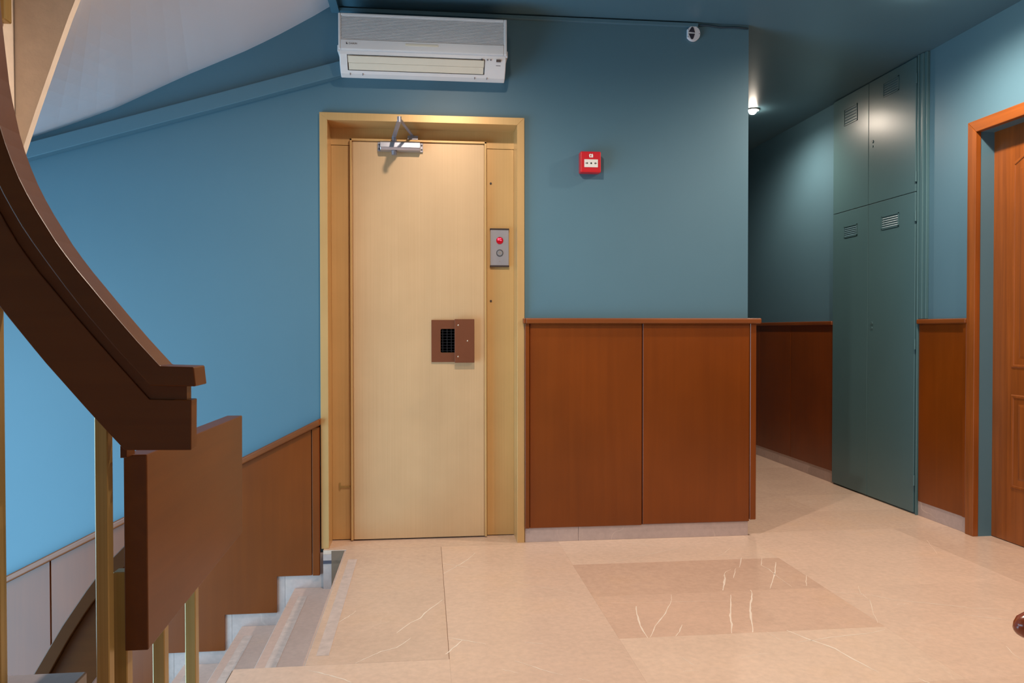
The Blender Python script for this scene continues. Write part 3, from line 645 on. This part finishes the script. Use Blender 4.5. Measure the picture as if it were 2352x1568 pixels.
# fire alarm call point
fa = empty('fire_alarm_button', (0.80, 0.0, 1.885), 'small red fire alarm call point on the teal wall', 'fire alarm')
B(0.748, 0.855, -0.050, 0.0, 1.886, 1.993, 0.006, 2).build('housing', 'alarm_red', fa)
wn = B(0.768, 0.838, -0.0525, -0.049, 1.912, 1.952, 0.001).build('glass_window', 'label_white', fa)
for s, x in ((1, 0.7795), (-1, 0.8265)):
    MB().prism([(x-0.006*s, 1.9305), (x-0.006*s, 1.9335), (x+0.001*s, 1.9335), (x+0.001*s, 1.9375), (x+0.008*s, 1.932), (x+0.001*s, 1.9265), (x+0.001*s, 1.9305)], 'y', -0.0531, -0.0524).build('arrow', 'black_print', wn)
MB().cyl((0.803, -0.0524, 1.932), (0.803, -0.0531, 1.932), 0.0045, 16).build('dot', 'black_print', wn)
hs = MB(); hs.prism([(0.794, 1.962), (0.813, 1.962), (0.813, 1.975), (0.8085, 1.981), (0.803, 1.976), (0.7985, 1.981), (0.792, 1.975)], 'y', -0.0515, -0.0495)
em = hs.build('emblem', 'label_white', fa)
MB().cyl((0.801, -0.0515, 1.970), (0.801, -0.052, 1.970), 0.0035, 10).build('emblem_flame', 'alarm_red', em)

# wall sensor plate
sn = empty('wall_sensor', (1.352, 0.0, 2.585), 'round white sensor plate with two dark openings below the ceiling', 'sensor')
P = [(1.319, 2.645)]+[(1.351+0.036*math.cos(a), 2.6235+0.0385*math.sin(a)) for a in [math.radians(140-280*k/28) for k in range(29)]]+[(1.319, 2.602)]
MB().prism(P, 'y', -0.018, 0.0).build('plate', 'sensor_white', sn, bevel=0.002)
MB().prism([(1.324, 2.630), (1.358, 2.627), (1.350, 2.652), (1.342, 2.657), (1.336, 2.650)], 'y', -0.0192, -0.017).build('opening', 'sensor_dark', sn)
MB().prism([(1.324, 2.621), (1.357, 2.621), (1.349, 2.596), (1.342, 2.591), (1.335, 2.597)], 'y', -0.0192, -0.017).build('opening', 'sensor_dark', sn)
for x, z in ((1.3215, 2.643), (1.3215, 2.605), (1.381, 2.622)): MB().cyl((x, -0.0175, z), (x, -0.0190, z), 0.0018, 8).build('screw', 'sensor_dark', sn)

# ================================================================== UTILITY CABINET (right wall)
cb = empty('utility_cabinet', (2.83, 0.78, 0.0), 'tall teal painted metal utility cabinet built against the corridor wall', 'cabinet')
CX = 2.816
B(CX+0.014, XR, 0.302, 1.2515, 0.0, H, 0.001).build('carcass', 'teal_gloss', cb)
B(CX+0.012, XR, 0.245, 0.3015, 1.1475, H-0.001, 0.002).build('stile', 'teal_gloss', cb)
B(CX+0.004, CX+0.018, 0.270, 0.300, 1.1475, H-0.002, 0.002).build('stile', 'teal_gloss', cb)
B(CX-0.002, CX+0.018, 0.302, 0.312, 0.0, H-0.002, 0.002).build('stile', 'teal_gloss', cb)
def vent(door, y0, y1, z0, z1):
    v = frame_prism(0, 1, 0, 1, 0.1, 0.9, 0.1, 0.9, 0, 0.1); v.bm.free()
    f = MB()
    for (a, b, c, d) in ((y0, y1, z0, z0+0.006), (y0, y1, z1-0.006, z1), (y0, y0+0.006, z0, z1), (y1-0.006, y1, z0, z1)): f.box(CX-0.004, CX+0.001, a, b, c, d)
    fo = f.build('vent', 'teal_gloss', door)
    n = 5
    for k in range(n):
        z = z0+0.008+(z1-z0-0.016)*(k+0.5)/n
        MB().prism([(CX-0.0035, z-0.005), (CX+0.0005, z+0.002), (CX+0.0005, z-0.005)], 'y', y0+0.006, y1-0.006).build('slat', 'teal_paint', fo)
    B(CX-0.0006, CX+0.001, y0+0.004, y1-0.004, z0+0.004, z1-0.004).build('vent_back', 'teal_gloss', fo)
for (y0, y1, z0, z1, v, lock) in ((0.8185, 1.254, 0.010, 1.8915, (0.945, 1.105, 1.712, 1.790), None), (0.329, 0.8155, 0.010, 1.8915, (0.487, 0.665, 1.712, 1.796), (0.768, 1.127)),
                                  (0.8185, 1.254, 1.8945, 2.676, (0.950, 1.112, 2.475, 2.588), None), (0.329, 0.8155, 1.8945, 2.676, (0.495, 0.655, 2.535, 2.625), (0.770, 2.290))):
    d = B(CX, CX+0.013, y0, y1, z0, z1, 0.002).build('door', 'teal_gloss', cb)
    vent(d, *v)
    if lock:
        k = MB().cyl((CX+0.001, lock[0], lock[1]), (CX-0.004, lock[0], lock[1]), 0.010, 18).build('lock', 'teal_gloss', d)
        B(CX-0.0046, CX-0.003, lock[0]-0.0015, lock[0]+0.0015, lock[1]-0.006, lock[1]+0.006).build('keyhole', 'cap_dark', k)
        MB().cyl((CX+0.001, lock[0], lock[1]-0.03), (CX-0.004, lock[0], lock[1]-0.03), 0.007, 14).build('lock', 'teal_gloss', d)
for z in (2.55, 1.98, 1.75, 1.00, 0.20): MB().cyl((CX-0.003, 0.3205, z-0.03), (CX-0.003, 0.3205, z+0.03), 0.006, 12).build('hinge', 'teal_gloss', cb, smooth=False)

# ================================================================== ROOM DOOR
dr = empty('door_1', (2.88, -0.6, 0.0), kind='structure')
LX = 2.922
B(LX, LX+0.045, DY1, DY0, 0.004, DT).build('door_leaf', 'door_wood', dr)
lf = bpy.data.objects[dr.children[0].name] if dr.children else None
lf = [o for o in bpy.data.objects if o.name.startswith('door_leaf') and o.parent == dr][0]
def raised(poly_out, par):
    # bolection moulding and field of one raised panel (polygon in y,z)
    cy = sum(p[0] for p in poly_out)/len(poly_out); cz = sum(p[1] for p in poly_out)/len(poly_out)
    def ins(d):
        n = len(poly_out); out = []
        for i, p in enumerate(poly_out):
            a = Vector(poly_out[i-1]); b_ = Vector(p); c = Vector(poly_out[(i+1) % n])
            d1 = (b_-a).normalized(); d2 = (c-b_).normalized(); n1 = Vector((-d1.y, d1.x)); n2 = Vector((-d2.y, d2.x))
            if (Vector((cy, cz))-b_).dot(n1+n2) < 0: n1, n2 = -n1, -n2
            bis = (n1+n2).normalized(); k = d/max(0.3, bis.dot(n1)); out.append(b_+bis*k)
        return out
    rings = [(0, 0.0), (0.006, -0.005), (0.014, -0.004), (0.020, 0.004), (0.030, 0.004), (0.060, -0.002)]
    m = MB(); R = []
    for d, h in rings: R.append([m.bm.verts.new((LX+h-0.0005, p[0], p[1])) for p in ins(d)])
    n = len(poly_out)
    for a, b_ in zip(R, R[1:]):
        for i in range(n): m.bm.faces.new((a[i], a[(i+1) % n], b_[(i+1) % n], b_[i]))
    m.bm.faces.new(R[-1])
    return m.build('raised_panel', 'door_wood', par)
ya, yb_, yc = -0.305, -0.945, -0.625
arch = [(ya, 1.925)]+[(ya+(yb_-ya)*k/16, 1.925+0.10*math.sin(math.pi*k/16)) for k in range(1, 16)]+[(yb_, 1.925)]
raised([(yb_, 0.892), (ya, 0.892)]+arch, lf)
raised([(yb_, 0.280), (ya, 0.280), (ya, 0.757), (yb_, 0.757)], lf)
MB().cyl((LX, -1.02, 1.02), (LX-0.05, -1.02, 1.02), 0.012, 14).build('door_handle', 'steel', dr)
B(LX-0.060, LX-0.045, -1.03, -0.90, 1.01, 1.03, 0.004).build('door_handle', 'steel', dr)
# teal reveal and timber casing
rv = MB(); rv.box(XR-0.018, LX, DY0-0.002, DY0+0.02, 0, DT); rv.box(XR-0.018, LX, DY1-0.02, DY1+0.002, 0, DT); rv.box(XR-0.018, LX, DY1, DY0, DT-0.002, DT+0.02)
rv.build('reveal', 'teal_paint', dr)
CO, ZC = -0.112, 2.176
MB().prism([(CO, 0), (CO, ZC), (DY0-0.004, DT-0.004), (DY0-0.004, 0)], 'x', 2.815, XR).build('casing', 'door_wood', dr, bevel=0.003)
MB().prism([(DY1-0.058, 0), (DY1-0.058, ZC), (DY1+0.004, DT-0.004), (DY1+0.004, 0)], 'x', 2.815, XR).build('casing', 'door_wood', dr, bevel=0.003)
MB().prism([(CO, ZC), (DY1-0.058, ZC), (DY1+0.004, DT-0.004), (DY0-0.004, DT-0.004)], 'x', 2.815, XR).build('casing', 'door_wood_y', dr, bevel=0.003)

# ================================================================== CEILING DOWNLIGHTS
def downlight(x, y, energy, label, light, bulb, size=172, blend=0.75):
    d = empty('ceiling_downlight', (x, y, H-0.02), label, 'ceiling light', 'ceiling downlights')
    MB().ring((x, y, H), (0, 0, -1), 0.030, 0.045, 0.008, 32).build('trim_ring', 'lamp_ring', d)
    MB().sphere((x, y, H-0.014), 0.027, 1, 1, 0.8, 20).build(bulb, 'lamp_bulb', d, smooth=True)
    l = bpy.data.lights.new(light, 'SPOT'); l.energy = energy; l.color = WARM; l.spot_size = math.radians(size); l.spot_blend = blend
    l.shadow_soft_size = 0.03
    o = bpy.data.objects.new(light, l); COL.objects.link(o); o.parent = d; o.location = (0, 0, -0.032)
downlight(2.30, -0.53, 96, 'round ceiling downlight before the wooden door', 'door_downlight_offscreen', 'door_bulb_offscreen')
downlight(2.33, 1.50, 52, 'round ceiling downlight in the corridor beside the teal cabinet', 'corridor_downlight', 'bulb')
downlight(0.12, -1.35, 112, 'round ceiling downlight over the floor facing the lift', 'lift_downlight_offscreen', 'lift_bulb_offscreen')
downlight(2.20, -2.60, 130, 'round ceiling downlight above the wooden chair', 'chair_downlight_offscreen', 'chair_bulb_offscreen')

# ================================================================== CHAIR (only an arm end reaches into the picture)
ch = empty('wooden_armchair', (1.35, -3.1, 0.0), 'glossy reddish-brown wooden armchair with rounded arm ends', 'chair')
def arm(y, s):
    pts = [(0.8868, y+0.003*s, 0.611), (0.888, y+0.003*s, 0.6115), (0.892, y+0.002*s, 0.613), (0.899, y, 0.616), (0.911, y-0.003*s, 0.620), (0.93, y-0.01*s, 0.624), (0.99, y-0.02*s, 0.630), (1.10, y-0.025*s, 0.634), (1.30, y-0.02*s, 0.640), (1.52, y, 0.66)]
    MB().tube(pts, [0.002, 0.007, 0.013, 0.019, 0.0225, 0.024, 0.025, 0.024, 0.022, 0.020], 20).build('armrest', 'chair_wood', ch, smooth=True)
    MB().tube([(1.04, y-0.02*s, 0.62), (1.03, y-0.018*s, 0.5), (1.02, y-0.01*s, 0.42)], 0.016, 12).build('arm_support', 'chair_wood', ch, smooth=True)
arm(-2.828, 1); arm(-3.38, -1)
B(0.99, 1.52, -3.37, -2.84, 0.42, 0.46, 0.015, 3).build('seat', 'chair_wood', ch)
for x, y in ((1.03, -2.88), (1.03, -3.33), (1.48, -2.88), (1.48, -3.33)): MB().tube([(x, y, 0.43), (x, y, 0.0)], [0.022, 0.015], 12).build('leg', 'chair_wood', ch, smooth=True)
for y in (-2.87, -3.34): MB().tube([(1.50, y, 0.44), (1.54, y, 0.7), (1.60, y, 0.98)], 0.018, 12).build('back_post', 'chair_wood', ch, smooth=True)
B(1.55, 1.59, -3.35, -2.86, 0.78, 0.96, 0.01, 2).build('backrest', 'chair_wood', ch)
